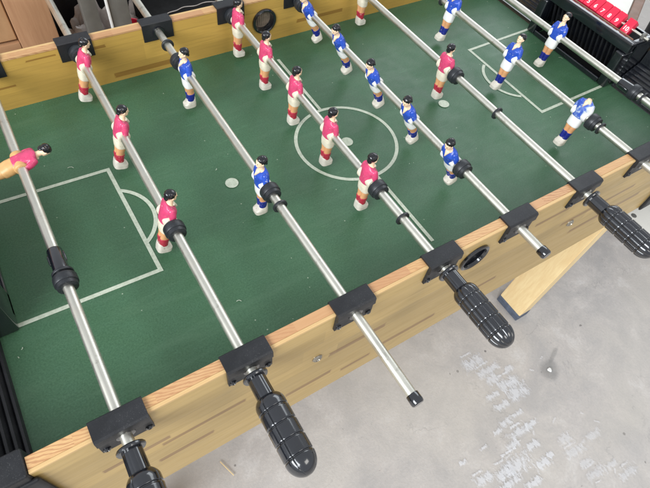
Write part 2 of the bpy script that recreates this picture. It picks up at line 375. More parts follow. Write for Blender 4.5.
# ------------------------------------------------------------ setting: the floor
bm = bmesh.new(); bmesh.ops.create_grid(bm, x_segments=2, y_segments=2, size=9)
fl = link('floor', bm, M_CONC, loc=(0, 0, FZ)); fl['kind'] = 'structure'
def patch(bm, x, y, w_, h_, rot, z, mi):
    uvl = bm.loops.layers.uv.verify(); c, s = math.cos(rot), math.sin(rot)
    vs = [bm.verts.new((x + c * a * w_ - s * b * h_, y + s * a * w_ + c * b * h_, z)) for a, b in ((-.5, -.5), (.5, -.5), (.5, .5), (-.5, .5))]
    f = bm.faces.new(vs); f.material_index = mi
    for l, u in zip(f.loops, ((0, 0), (1, 0), (1, 1), (0, 1))): l[uvl].uv = u
T1 = [(0.3081, -0.3673, 0.0613, 0.0368), (0.3313, -0.4069, 0.069, 0.0284), (0.3231, -0.434, 0.0361, 0.0361), (0.3852, -0.4335, 0.0286, 0.0204), (0.3569, -0.4655, 0.0642, 0.0361), (0.3599, -0.4973, 0.0596, 0.0397), (0.2923, -0.5025, 0.0429, 0.0218), (0.2909, -0.4689, 0.0394, 0.0173), (0.2709, -0.5423, 0.0345, 0.0214), (0.3143, -0.5419, 0.0349, 0.0139), (0.3303, -0.5811, 0.0384, 0.0169), (0.2876, -0.5804, 0.0646, 0.0243), (0.2462, -0.5958, 0.0374, 0.0209), (0.2932, -0.6234, 0.0412, 0.021), (0.2162, -0.6376, 0.0877, 0.0438), (0.1758, -0.6374, 0.0506, 0.0361), (0.2838, -0.6694, 0.0442, 0.0258), (0.124, -0.6184, 0.0502, 0.0251), (0.3151, -0.665, 0.0223, 0.0164), (0.1726, -0.5611, 0.0207, 0.0089), (0.0996, -0.561, 0.0203, 0.0131), (0.1777, -0.6617, 0.0574, 0.0215), (0.2291, -0.6922, 0.0432, 0.0216), (0.2331, -0.5488, 0.0227, 0.0136)]
T2 = [(0.3831, -0.6558, 0.0387, 0.0282), (0.3882, -0.6938, 0.0627, 0.0244), (0.4619, -0.6898, 0.0427, 0.0213), (0.3915, -0.7598, 0.0545, 0.0273), (0.3845, -0.7296, 0.0412, 0.0206), (0.4445, -0.7687, 0.0345, 0.0172), (0.4662, -0.8038, 0.0549, 0.024)]
bm = bmesh.new(); zz = .002
for lst, mi in ((T1, 0), (T2, 1)):
    for (x, y, w_, h_) in lst:
        zz += .00004; a = random.uniform(-.10, .04)
        patch(bm, x, y, w_ * 1.45, h_ * 1.35, a, zz, mi)
        # the gaps between tread lugs leave thin separate bars
        if w_ > .045:
            zz += .00004; patch(bm, x + random.uniform(-.01, .01), y + h_ * .8, w_ * .8, .010, a, zz, mi)
for k in range(26):
    zz += .00004; patch(bm, random.uniform(.05, .5), random.uniform(-.95, -.35), random.uniform(.01, .03), random.uniform(.006, .012), random.uniform(-1, 1), zz, 1)
o = link('floor_print', bm, [M_CHALK, M_CHALK2], loc=(0, 0, FZ)); o['kind'] = 'structure'
bm = bmesh.new(); patch(bm, .489, -.498, .085, .075, .3, .0045, 0); patch(bm, .535, -.47, .09, .018, .4, .0047, 0)
o = link('floor_stain', bm, M_STAIN, loc=(0, 0, FZ)); o['kind'] = 'structure'

# ------------------------------------------------------------ the table
TB = empty('foosball_table', (0, 0, FZ), 'wooden foosball table with a green playfield, black plastic ends and splayed pine leg', 'foosball table')
def tl(o):                       # parts are modelled about the playfield, whose top is z = 0
    o.parent = TB; o.location = (o.location[0], o.location[1], o.location[2] - FZ); return o
def part(name, bm, mats, smooth=None): return tl(link(name, bm, mats, None, smooth))
bm = bmesh.new(); box(bm, (-XE + .01, -W, -.012), (XE - .01, W, 0))
field = part('playfield', bm, M_FELT)
LW = .0064
def ribbon(pts, wd, z, closed=False):
    bm = bmesh.new(); n = len(pts); L = []
    for i, p_ in enumerate(pts):
        a = Vector(pts[i - 1] if (i > 0 or closed) else pts[0]); b = Vector(pts[(i + 1) % n] if (i < n - 1 or closed) else pts[-1])
        pv = Vector(p_)
        d1 = (pv - a).normalized() if (pv - a).length > 1e-9 else (b - pv).normalized()
        d2 = (b - pv).normalized() if (b - pv).length > 1e-9 else d1
        t = (d1 + d2).normalized(); nrm = Vector((-t.y, t.x)); k = wd / 2 / max(.4, nrm.dot(Vector((-d1.y, d1.x))))
        L.append((bm.verts.new((*(pv + nrm * k), z)), bm.verts.new((*(pv - nrm * k), z))))
    rng = range(n) if closed else range(n - 1)
    for i in rng:
        A, B = L[i], L[(i + 1) % n]; bm.faces.new((A[0], A[1], B[1], B[0]))
    return bm
def mark(name, bm):
    o = link(name, bm, M_LINE); o.parent = field; return o
mark('penalty_box_line', ribbon([(-.63, .1190), (-.4115, .1115), (-.4085, -.1175), (-.63, -.1125)], LW, .0006))
mark('penalty_box_line', ribbon([(.63, .1205), (.4150, .1150), (.4150, -.1180), (.63, -.1150)], LW, .0006))
for s in (-1, 1):
    cxx = s * .447; pts = []
    a0 = math.asin(.0595 / .0705)
    for k in range(25):
        a = -a0 + 2 * a0 * k / 24; pts.append((cxx - s * .0705 * math.cos(a), -.002 + .0705 * math.sin(a)))
    mark('penalty_arc', ribbon(pts, LW, .0010))
mark('centre_circle', ribbon([(-.005 + .0955 * math.cos(2 * math.pi * k / 96), -.011 + .0955 * math.sin(2 * math.pi * k / 96)) for k in range(96)], LW, .0006, True))
mark('halfway_line', ribbon([(-.004, .0865), (-.0025, .2615)], LW, .0010)); mark('halfway_line', ribbon([(-.004, -.1085), (-.0035, -.2715)], LW, .0010))
for x, y in ((-.240, -.0095), (.237, -.0075), (-.005, -.0125)):
    bm = bmesh.new(); bmesh.ops.create_circle(bm, cap_ends=True, segments=40, radius=.0112, matrix=Matrix.Translation((x, y, .0014)))
    mark('spot', bm)
# little scratches in the felt paint
for x, y, a, l in ((-.463, .143, 2.2, .011), (.599, .001, 1.8, .011), (.648, -.07, 1.2, .005), (-.33, -.22, 2.2, .008), (-.61, -.15, .4, .004), (-.617, -.16, 1.4, .003), (-.25, .03, .3, .005), (.36, -.21, 1.0, .004)):
    pts = [(x + l * (t - .5) * math.cos(a + t), y + l * (t - .5) * math.sin(a + t)) for t in (0, .35, .7, 1)]
    mark('scratch', ribbon(pts, .0008, .0018))

# side walls with their rim, ball port, bolts
def cyl_obj(r, p0, p1, n=48):
    bm = bmesh.new(); lathe(bm, [(p0[1], r), (p1[1], r)], n, 'y', 0, None, (p0[0], 0, p0[2])); return link('cutter', bm, M_BLK)
def side_wall(s, mat):
    bm = bmesh.new(); y0, y1 = sorted((s * W, s * (W + T)))
    box(bm, (-.617, y0, ZB), (.617, y1, H - .0045), 0)
    o = link('side_wall', bm, mat)
    cuts = [cyl_obj(.0235, (0, y0 - .01, .050), (0, y1 + .01, .050))]
    for i in range(1, 9): cuts.append(cyl_obj(.0078, (rx(i), y0 - .01, HR), (rx(i), y1 + .01, HR), 24))
    cut(o, cuts); tl(o)
    bm = bmesh.new(); ya, yb = sorted((s * (W - .0006), s * (W + T * .76)))
    box(bm, (-.617, ya, H - .0043), (.617, yb, H), .0005, 1)
    r_ = link('rim', bm, M_RIM); r_.parent = o
    bm = bmesh.new(); ya, yb = sorted((s * (W + T * .77), s * (W + T + .0006)))
    box(bm, (-.617, ya, H - .0043), (.617, yb, H + .0001), .0006, 2)
    r_ = link('rim_edging', bm, M_LIP); r_.parent = o
    # ball port: flanged ring in both faces and a cup between
    bm = bmesh.new()
    n = 48
    prof = [(0, .0232), (0, .0205), (.0035, .0215), (.0048, .0240), (.0035, .0268), (.0006, .0272)]
    for face, sg in ((y0, -1), (y1, 1)):
        rings = []
        for (p_, r) in prof:
            rings.append([bm.verts.new((r * math.cos(2 * math.pi * k / n), face + sg * p_, .050 + r * math.sin(2 * math.pi * k / n))) for k in range(n)])
        for A, B in zip(rings, rings[1:]):
            for k in range(n): bm.faces.new((A[k], A[(k + 1) % n], B[(k + 1) % n], B[k]))
    # inner tube
    A = [bm.verts.new((.0205 * math.cos(2 * math.pi * k / n), y0, .050 + .0205 * math.sin(2 * math.pi * k / n))) for k in range(n)]
    B = [bm.verts.new((.0185 * math.cos(2 * math.pi * k / n), y1, .050 + .0185 * math.sin(2 * math.pi * k / n))) for k in range(n)]
    for k in range(n): bm.faces.new((A[k], A[(k + 1) % n], B[(k + 1) % n], B[k]))
    port = link('ball_port', bm, M_BLKG, o, 40)
    bm = bmesh.new(); yy = (y0 + y1) / 2 + s * .002
    lathe(bm, [(yy - .001, .0195), (yy + .001, .0195)], 40, 'y', 0, None, (0, 0, .050))
    if s > 0:
        for a in range(5): box(bm, (-.011 + a * .005, yy - .0022, .036), (-.009 + a * .005, yy - .0012, .062), .0003, 1)
    link('port_flap', bm, M_TAUPE if s > 0 else M_BLK, port, 30)
    for x, z in ((-.2708, -.018), (.2708, -.028)):
        bm = bmesh.new(); yf = s * (W + T)
        pr = [(yf - s * .001, .0080), (yf + s * .0010, .0080), (yf + s * .0032, .0062), (yf + s * .0042, .0040), (yf + s * .0018, .0030), (yf + s * .0018, .0004)]
        lathe(bm, pr, 20, 'y', 0, None, (x, 0, z))
        link('bolt', bm, M_BRASS, o, 30)
    return o
side_wall(-1, M_WOOD); side_wall(1, M_WOODF)

# rod bearings clamped on the walls
def bearing_mesh(s):
    """local: origin on the wall's inner top edge, outward = s*y"""
    bm = bmesh.new()
    w2 = .0292
    prof_out = [(-.0022, -.0310), (-.0022, .0026), (-.0010, .0040), (.0205, .0040), (.0232, .0018), (.0240, -.0100), (.0232, -.0125), (.0212, -.0140), (.0212, -.0390), (.0174, -.0390), (.0174, .0006), (.0002, .0006), (.0002, -.0310)]
    L = []
    for x in (-w2, w2):
        L.append([bm.verts.new((x, s * y, z)) for y, z in prof_out])
    n = len(prof_out)
    for k in range(n): bm.faces.new((L[0][k], L[0][(k + 1) % n], L[1][(k + 1) % n], L[1][k]))
    for ring in L:
        # end caps as three quads strips
        r = ring
        bm.faces.new((r[0], r[1], r[2], r[11], r[12])); bm.faces.new((r[2], r[3], r[4], r[10], r[11])); bm.faces.new((r[4], r[5], r[6], r[7], r[8], r[9], r[10]))
    es = [e for e in bm.edges if abs(e.verts[0].co.x) > w2 - 1e-5 and abs(e.verts[0].co.x - e.verts[1].co.x) < 1e-5 and len(e.link_faces) == 2 and e.calc_face_angle(0) > .8]
    bmesh.ops.bevel(bm, geom=es, offset=.0009, segments=2, affect='EDGES')
    return bm
bearing_me = {}
def screw_bm(s):
    bm = bmesh.new()
    lathe(bm, [(0, .0042), (s * .0012, .0042), (s * .0026, .0030), (s * .0030, .0018), (s * .0016, .0012), (s * .0016, .0003)], 18, 'y'); return bm
def bushing_bm(s, side):
    bm = bmesh.new()
    if side: lathe(bm, [(s * .0212, .0110), (s * .0236, .0104), (s * .0240, .0094), (s * .0240, .0072)], 28, 'y')
    else: lathe(bm, [(-s * .0022, .0110), (-s * .0050, .0104), (-s * .0050, .0072)], 28, 'y')
    return bm
protoB = {}
for s in (-1, 1):
    for i in range(1, 9):
        if s not in protoB:
            b0 = link('rod_bearing', bearing_mesh(s), M_BLK, None, 25)
            kids = []
            for dx in (-.0235, .0235):
                q = link('screw', screw_bm(s), M_BLKG, b0, 30, (dx, s * .0212, -.0320)); kids.append(q)
            kids += [link('bushing', bushing_bm(s, sd), M_BLKG, b0, 30, (0, 0, HR - H)) for sd in (0, 1)]
            protoB[s] = (b0, kids); b_ = b0
        else:
            b_ = protoB[s][0].copy(); COL.objects.link(b_)
            for q in protoB[s][1]:
                c_ = q.copy(); COL.objects.link(c_); c_.parent = b_
        b_.parent = TB; b_.location = (rx(i), s * W, H - FZ)

# black plastic ends: ribbed corner ramps, goal housings, wall caps
for s in (-1, 1):
    for t in (-1, 1):
        bm = bmesh.new(); n = 8; pitch = .0085
        x = .632; z = .0; prof = [(x - .003, -.004), (x, .0)]
        for k in range(n):
            prof += [(x + .0006, z + .0035), (x + .0016, z + .0066), (x + .0046, z + .0072), (x + .0058, z + .0060), (x + .0062, z + .0020)]
            x += pitch; z += .0048
        prof += [(x + .004, z + .05), (x + .012, z + .05), (x + .012, -.004)]
        ya, yb = sorted((t * .1235, t * (W - .0004)))
        A = [bm.verts.new((s * a, ya, b)) for a, b in prof]; B = [bm.verts.new((s * a, yb, b)) for a, b in prof]
        m_ = len(prof)
        for k in range(m_): bm.faces.new((A[k], A[(k + 1) % m_], B[(k + 1) % m_], B[k]))
        bm.faces.new(A); bm.faces.new(B)
        part('ribbed_corner_ramp', bm, M_BLKG if s > 0 else M_BLK, 30)
        bm = bmesh.new()
        ya, yb = sorted((t * (W - .012), t * (W + T + .0035)))
        box(bm, *[tuple(v) for v in ((min(s * .6175, s * .735), ya, .060), (max(s * .6175, s * .735), yb, H + .003))], .003, 3)
        ya, yb = sorted((t * (W + T + .0005), t * (W + T + .007)))
        box(bm, (min(s * .612, s * .735), ya, ZB - .004), (max(s * .612, s * .735), yb, H - .012), .004, 3)
        part('corner_cap', bm, M_BLK, 30)
    # end panel
    bm = bmesh.new(); box(bm, (min(s * .727, s * .745), -W - T + .001, ZB), (max(s * .727, s * .745), W + T - .001, .055), .001, 1)
    part('end_panel', bm, M_WOOD)
    # goal housing (mouth towards the field, slatted back)
    bm = bmesh.new()
    def bx(lo, hi, bv=.002, sg=2):
        box(bm, (min(s * lo[0], s * hi[0]), lo[1], lo[2]), (max(s * lo[0], s * hi[0]), hi[1], hi[2]), bv, sg)
    pw = .100 if s > 0 else .058
    bx((.606, -.1215, 0.0004), (.640, -pw, .0835), .0035, 3); bx((.606, pw, 0.0004), (.640, .1215, .0835), .0035, 3)  # posts
    bx((.612, -.1235, .084), (.626, .1235, .108), .0022, 3)                      # front top bar
    bx((.6262, -.1235, .098), (.735, -.112, .1075), .002); bx((.6262, .112, .098), (.735, .1235, .1075), .002)
    bx((.6405, -.1215, 0), (.735, -.118, .0976), .001, 1); bx((.6405, .118, 0), (.735, .1215, .0976), .001, 1)
    bx((.7005, -.1175, -.010), (.706, .1175, .095), .0005, 1)
    bx((.606, -.0995, .0004), (.612, .0995, .012), .0015, 1)
    hs = part('goal_housing', bm, M_BLKG, 30)
    for nm, lo, hi in (('goal_floor', (.6125, -.0995, .0006), (.700, .0995, .0016)), ('cover_plate', (.6405, -.1175, .0885), (.700, .1175, .0915))):
        bm = bmesh.new(); bx(lo, hi, .0003, 1); q = link(nm, bm, M_VOID); q.parent = hs
    bm = bmesh.new(); bx((.6262, -.111, .1035), (.6290, .111, .1088), .0006, 1); q = link('edge_strip', bm, M_BROWN); q.parent = hs
    bm = bmesh.new()
    for k in range(17):
        y = -.096 + k * .012
        a = Vector((s * .630, y, .092)); b_ = Vector((s * .662, y, .006)); d = (b_ - a); L_ = d.length
        rot = d.to_track_quat('Z', 'Y').to_matrix()
        vs = box(bm, (-.002, -.0026, -L_ / 2), (.002, .0026, L_ / 2), .0008, 1, None)
        for v in vs: v.co = rot @ v.co + (a + b_) / 2
    g = link('goal_grille', bm, M_BLK, None, 30); g.parent = hs
    # score counter: steel bar carrying ten numbered cubes, held by two clips
    bm = bmesh.new(); lathe(bm, [(-.128, .0028), (.128, .0028)], 14, 'y', 0, None, (s * .654, 0, .121))
    sb = part('score_bar', bm, M_STEEL, 40); sb.location.z -= .011
    for t in (-1, 1):
        bm = bmesh.new()
        box(bm, (s * .654 - .007, t * .1150 - .0035, .107), (s * .654 + .007, t * .1150 + .0035, .129), .002, 2)
        box(bm, (s * .654 - .011, t * .1150 - .006, .1078), (s * .654 + .011, t * .1150 + .006, .1115), .001, 1)
        link('bar_clip', bm, M_GREYM, sb, 30)
    for k in range(10):
        bm = bmesh.new(); hw = .0093
        box(bm, (-.0095, -hw, -.0155), (.0095, hw, .0155), .0016, 2)
        cu = bpy.data.curves.new('t', 'FONT'); cu.body = str(k + 1); cu.size = .0125; cu.align_x = 'CENTER'; cu.align_y = 'CENTER'; cu.extrude = .0003; cu.offset = .0002
        to = bpy.data.objects.new('t', cu); COL.objects.link(to); bpy.context.view_layer.update()
        tm = bpy.data.meshes.new_from_object(to.evaluated_get(bpy.context.evaluated_depsgraph_get()))
        for v in tm.vertices:
            tx, ty, tz = v.co; v.co = (-s * .0097 - s * tz, -s * tx, ty - .0065)
        tm.materials.clear(); tm.materials.append(M_RED); tm.materials.append(M_WHITE)
        for p_ in tm.polygons: p_.material_index = 1
        bm.from_mesh(tm)
        bpy.data.objects.remove(to); bpy.data.meshes.remove(tm)
        c_ = link('score_cube', bm, [M_RED, M_WHITE], sb, 30)
        y = (.106 - k * .0195 - (k == 9) * .008) * s
        c_.location = (s * .654, y, .121); c_.rotation_euler = (0, s * R(50 + (k == 9) * -10 + random.uniform(-3, 3)), 0)

# legs
for sx_ in (-1, 1):
    for sy_ in (-1, 1):
        bm = bmesh.new()
        top = Vector((sx_ * .6012, sy_ * .329, -.045)); bot = Vector((.5175 if sx_ > 0 else -.600, sy_ * .329, -.664))
        lw, dp = .084, .046
        r8 = []
        for P, g in ((bot, 0), (top, 0)):
            for a, b in ((0, 0), (1, 0), (1, 1), (0, 1)):
                r8.append(bm.verts.new((P.x + sx_ * a * dp, P.y - sy_ * b * lw, P.z)))
        for q in ((0, 1, 2, 3), (4, 5, 6, 7), (0, 1, 5, 4), (1, 2, 6, 5), (2, 3, 7, 6), (3, 0, 4, 7)): bm.faces.new([r8[k] for k in q])
        bmesh.ops.bevel(bm, geom=bm.edges[:], offset=.0016, segments=2, affect='EDGES')
        lg = part('leg', bm, M_PINE)
        bm = bmesh.new(); e = .0012
        lo = (min(bot.x - sx_ * e * 2, bot.x + sx_ * (dp + e)), min(bot.y + sy_ * e, bot.y - sy_ * (lw + e)), FZ + .0005)
        hi = (max(bot.x - sx_ * e * 2, bot.x + sx_ * (dp + e)), max(bot.y + sy_ * e, bot.y - sy_ * (lw + e)), -.662)
        box(bm, lo, hi, .002, 2); link('foot_pad', bm, M_PAD, lg, 30)
# stout underframe between the walls
bm = bmesh.new(); box(bm, (-.70, -W, -.030), (.70, W, -.0125)); part('bed', bm, M_PINE)

# ------------------------------------------------------------ the rods and their players
# local player frame: origin on the rod axis, x = forward, y along rod, z up
def player_meshes(col):
    shirt_m, sock_m = (M_PINK, M_REDS) if col == 'red' else (M_BLUE, M_NAVY)
    out = {}
    # body: legs, neck, head (one continuous mesh)
    bm = bmesh.new()
    for sg in (-1, 1):
        loft(bm, [(-.066, .001, sg * .0036, .0055, .0040, 2.2, 0), (-.052, 0, sg * .0038, .0056, .0042, 2, 0), (-.044, -.0004, sg * .0041, .0062, .0046, 2, 0), (-.038, 0, sg * .0043, .0062, .0048, 2, 0), (-.028, .0003, sg * .0048, .0074, .0058, 2, 0), (-.012, 0, sg * .0045, .008, .006, 2, 0)], 18)
    loft(bm, [(-.020, 0, 0, .0075, .010, 2, 0), (.0, 0, 0, .0085, .0105, 2, 0), (.018, 0, 0, .0070, .0100, 2, 0), (.0235, .0004, 0, .0050, .0064, 2, -.15), (.0275, .0008, 0, .0042, .0042, 2, -.15), (.034, .0014, 0, .0042, .0042, 2, 0)], 24)
    ellipsoid(bm, (.0022, 0, .0370), (.0066, .0060, .0060)); ellipsoid(bm, (.0010, 0, .0405), (.0078, .0066, .0068))
    ellipsoid(bm, (.0056, 0, .0335), (.0032, .0036, .0026))
    ellipsoid(bm, (.0088, 0, .0374), (.0017, .0010, .0016)); ellipsoid(bm, (.0080, 0, .0395), (.0012, .0008, .0022))
    for sg in (-1, 1): ellipsoid(bm, (.0012, sg * .0066, .0385), (.0016, .0012, .0024))
    o = link('player_body', bm, M_FACE); fuse(o, .00055)
    out['body'] = o
    # thighs and knees in a warmer skin paint
    bm = bmesh.new()
    for sg in (-1, 1):
        loft(bm, [(-.043, -.0003, sg * .0041, .0067, .0051, 2, 0), (-.038, 0, sg * .0043, .0066, .0052, 2, 0), (-.030, .0003, sg * .0048, .0076, .0060, 2, 0), (-.024, .0003, sg * .0048, .0078, .0062, 2, 0)], 20)
    o = link('knees', bm, M_SKIN); fuse(o, .00055); out['knees'] = o
    # shirt
    bm = bmesh.new()
    loft(bm, [(-.0075, 0, 0, .0108, .0128, 2.4, 0), (-.003, 0, 0, .0112, .0130, 2.4, 0), (.004, .0002, 0, .0112, .0128, 2.4, 0), (.011, .0006, 0, .0108, .0134, 2.4, -.03), (.017, .0006, 0, .0096, .0146, 2.5, -.08), (.0212, .0002, 0, .0076, .0134, 2.3, -.2), (.0236, -.0002, 0, .0060, .0096, 2.1, -.3), (.0250, -.0008, 0, .0046, .0060, 2, -.4)], 32)
    for sg in (-1, 1):
        for k in range(7):
            t = k / 6
            ellipsoid(bm, (.0002 + .0012 * t, sg * (.0122 + .0034 * math.sin(t * 1.9)), .0192 - .0135 * t), (.0056 - .0006 * t, .0040, .0050), seg=14, rings=10)
    bm2 = bm
    o = link('shirt', bm2, shirt_m); fuse(o, .0006); out['shirt'] = o
    # collar V: a narrow neck-coloured wedge in front
    bm = bmesh.new()
    for k in range(6):
        t = k / 5; ellipsoid(bm, (.0054 + .0046 * t, 0, .0238 - .0062 * t), (.0030, .0040 * (1 - t) + .0008, .0026), seg=14, rings=8)
    o = link('collar', bm, M_FACE if col == 'blue' else M_IVORY); fuse(o, .0005); out['collar'] = o
    # shorts with the boss that clamps the rod
    bm = bmesh.new()
    loft(bm, [(-.0275, .0004, 0, .0090, .0120, 2.6, 0), (-.024, .0004, 0, .0096, .0124, 2.6, 0), (-.016, 0, 0, .0104, .0126, 2.5, 0), (-.0085, 0, 0, .0104, .0122, 2.4, 0), (-.004, 0, 0, .0100, .0120, 2.3, 0)], 30)
    lathe(bm, [(-.0168, .0080), (-.0164, .0094), (-.0150, .0100), (.0150, .0100), (.0164, .0094), (.0168, .0080)], 28, 'y')
    for sg in (-1, 1): ellipsoid(bm, (.0012, sg * .0150, -.0010), (.0052, .0030, .0064), seg=14, rings=10)
    o = link('shorts', bm, M_IVORY if col == 'red' else M_WHITE); fuse(o, .0006); out['shorts'] = o
    bm = bmesh.new()
    for sg in (-1, 1):
        loft(bm, [(-.0580, .0003, sg * .0037, .0066, .0050, 2.1, 0), (-.052, 0, sg * .0039, .0066, .0051, 2, 0), (-.0455, -.0003, sg * .0041, .0074, .0056, 2, 0), (-.0425, -.0003, sg * .0041, .0075, .0057, 2, 0), (-.0420, -.0003, sg * .0041, .0062, .0048, 2, 0)], 20)
    o = link('socks', bm, sock_m); fuse(o, .00055); out['socks'] = o
    # one wedge-shaped kicking block for both shoes
    bm = bmesh.new()
    secs = [(-.0725, .0030, 0, .0098, .0086, 3.6, 0), (-.0715, .0034, 0, .0112, .0092, 3.6, 0), (-.0650, .0032, 0, .0116, .0093, 3.4, 0), (-.0600, .0012, 0, .0096, .0088, 3.0, -.22), (-.0555, -.0004, 0, .0078, .0082, 2.6, -.25)]
    loft(bm, secs, 30)
    o = link('shoes', bm, M_SHOE, None, 45); fuse(o, .0006); out['shoes'] = o
    # hair: a cap over the crown and the back of the head
    bm = bmesh.new()
    vs = ellipsoid(bm, (-.0008, 0, .0418), (.0086, .0077, .0072), seg=28, rings=18)
    for v in vs:
        x, y, z = v.co
        if x > .0035 and z < .0428: v.co.x = .0035 + (x - .0035) * .12
        if z < .0375: v.co.z = .0375 - (.0375 - z) * .35
        v.co += Vector((noise.noise(Vector(v.co) * 420), noise.noise(Vector(v.co) * 420 + Vector((9, 0, 0))), noise.noise(Vector(v.co) * 420 + Vector((0, 9, 0))))) * .00055
    ellipsoid(bm, (-.0062, 0, .0362), (.0026, .0052, .0040), seg=16, rings=10)
    o = link('hair', bm, M_HAIR); fuse(o, .0005); out['hair'] = o
    bm = bmesh.new()
    for sg in (-1, 1): ellipsoid(bm, (.0080, sg * .0024, .0392), (.0007, .0009, .0006), seg=10, rings=6)
    o = link('eyes', bm, M_EYE, None, 60); out['eyes'] = o
    return out
PROTO = {}
used = set()
def add_player(col, rod, y, ang, variant=None):
    if col not in PROTO: PROTO[col] = player_meshes(col)
    P = PROTO[col]
    body = P['body'].copy() if col in used else P['body']
    if col in used: COL.objects.link(body)
    body.name = 'player_body'
    for k in ('knees', 'shirt', 'collar', 'shorts', 'socks', 'shoes', 'hair', 'eyes'):
        if col in used:
            c_ = P[k].copy(); COL.objects.link(c_)
        else: c_ = P[k]
        c_.parent = body
        c_.name = k
    used.add(col)
    body.parent = rod
    body.matrix_local = Matrix.Translation((0, y, 0)) @ Matrix.Rotation(-R(ang), 4, 'Y') @ (Matrix.Rotation(math.pi, 4, 'Z') if col == 'blue' else Matrix.Identity(4))
    return body

def bumper(rod, y):
    bm = bmesh.new()
    lathe(bm, [(-.0095, .0072), (-.0095, .0118), (-.0088, .0130), (-.0040, .0134), (-.0034, .0146), (-.0024, .0151), (.0070, .0151), (.0082, .0146), (.0086, .0134), (.0086, .0100), (.0072, .0094), (.0072, .0070)], 40, 'y')
    o = link('bumper', bm, M_RUB, rod, 35); o.location = (0, y, 0); return o
def washer(rod, y, r=.0115):
    bm = bmesh.new(); lathe(bm, [(-.0017, .0068), (-.0019, r - .0006), (-.0013, r), (.0013, r), (.0019, r - .0006), (.0017, .0068)], 36, 'y')
    o = link('washer', bm, M_RUB, rod, 35); o.location = (0, y, 0); return o
def handle(rod, y0, style):
    """flange at y0, grip towards -y"""
    bm = bmesh.new()
    lathe(bm, [(y0 + .0035, .0070), (y0 + .0035, .0150), (y0 + .0022, .0160), (y0 + .0004, .0160), (y0 - .0010, .0150), (y0 - .0012, .0108)], 40, 'y')
    g = link('handle', bm, M_BLKG, rod, 35)
    # fluted neck
    bm = bmesh.new()
    lathe(bm, [(y0 - .0013, .0112), (y0 - .034, .0116)], 96, 'y', 0, lambda p_, a: .95 + .05 * abs(math.sin(a * 5)) ** .7)
    link('neck', bm, M_BLKG, g, 50)
    ya = y0 - .0265; L = .0970; Rg = .0182
    pr = []; ys = [L * k / 60 for k in range(61)]
    for j in range(4):
        gy = .0180 + j * .0190
        ys = [y for y in ys if abs(y - gy) > .0016] + [gy - .0015, gy - .0009, gy - .0006, gy + .0006, gy + .0009, gy + .0015]
    ys = sorted(ys + [L - .0006, L - .0002, .0008, .002])
    for y in ys:
        if y < .012: r = .0118 + (Rg - .0118) * math.sin(math.pi / 2 * min(1, y / .011)) ** .7
        elif y > L - .020: r = Rg * math.sqrt(max(0, 1 - ((y - (L - .020)) / .0202) ** 2))
        else: r = Rg
        for j in range(4):
            d = abs(y - .0180 - j * .0190)
            if d < .0008: r -= .0014
            elif d < .0011: r -= .0005
        pr.append((ya - y, max(r, .0006)))
    bm = bmesh.new()
    if style == 'fluted': rf = lambda p_, a: .905 + .095 * abs(math.sin(a * 5 + .4)) ** .62
    else:
        def rf(p_, a):
            f = abs(math.cos(2 * a + .5)); return 1 - .07 * max(0, 1 - f / .09)
    lathe(bm, pr, 240, 'y', 0, rf)
    link('grip', bm, M_BLKG, g, 42)
    return g
def end_cap(rod, y):
    bm = bmesh.new()
    lathe(bm, [(.0105, .0069), (.0105, .0078), (.0098, .0083), (.0, .0085), (-.0022, .0080), (-.0034, .0066), (-.0034, .0012)], 32, 'y')
    o = link('end_cap', bm, M_BLKG, rod, 35); o.location = (0, y, 0)
def sleeve(rod, y0, y1):
    bm = bmesh.new(); s_ = 1 if y0 > y1 else -1
    lathe(bm, [(y0, .0066), (y0, .0090), (y0 - s_ * .0012, .0097), (y1 + .002, .0102), (y1, .0102)], 32, 'y')
    for a in (0, math.pi):
        ellipsoid(bm, (.0098 * math.cos(a), y0 - s_ * .014, .0098 * math.sin(a)), (.0016, .010, .0025), seg=12, rings=8)
    o = link('bumper_sleeve', bm, M_BLKG, rod, 35); return o

RODS = {
 1: dict(col='red', men=[.0975], ang=-76, end='handle', near=-.3700, hs='smooth', fr=.56, label='rod with one red goalkeeper tipped flat and a long black sleeve beside its bumper'),
 2: dict(col='red', men=[.2865, .0985, -.092], ang=-16, end='handle', near=-.3640, hs='smooth', fr=.515, label='rod with three red defenders and a smooth segmented black handle'),
 3: dict(col='blue', men=[.193, -.092], ang=0, end='cap', near=-.4830, fr=.46, label='rod with two blue forwards and a long bare near end pointing over the floor'),
 4: dict(col='red', men=[.2968, .181, .0695, -.047, -.160], ang=-3, end='handle', near=-.3625, hs='fluted', fr=.50, label='rod with five red midfielders and a fluted black handle'),
 5: dict(col='blue', men=[.2720, .1530, .0375, -.0730, -.1865], ang=23, end='cap', near=-.4050, fr=.50, label='rod with five leaning blue midfielders ending in a short black cap'),
 6: dict(col='red', men=[.2930, .0100], ang=0, end='handle', near=-.3645, hs='fluted', fr=.50, label='rod with two red forwards and a fluted black handle above the pine leg'),
 7: dict(col='blue', men=[.1660, -.0220, -.2075], ang=-8, end='cap', near=-.4500, fr=.50, label='rod with three blue defenders, the nearest scuffed white and missing its head'),
 8: dict(col='blue', men=[-.0050], ang=-8, end='cap', near=-.4700, fr=.52, label='rod with one blue goalkeeper in front of the red score counters'),
}
for i, d in RODS.items():
    ro = empty('foosball_rod', (rx(i), 0, HR), d['label'], 'foosball rod', 'player rods across the table')
    bm = bmesh.new(); y0 = d['near'] if d['end'] == 'cap' else d['near'] - .02
    lathe(bm, [(y0, .0068), (d['fr'], .0068)], 40, 'y'); link('steel_bar', bm, M_STEEL, ro, 40)
    for k, y in enumerate(d['men']):
        pb = add_player(d['col'], ro, y, d['ang'])
    if d['end'] == 'handle': handle(ro, d['near'], d['hs'])
    else: end_cap(ro, d['near'])
    d['o'] = ro
    if i not in (2, 4, 6): pass
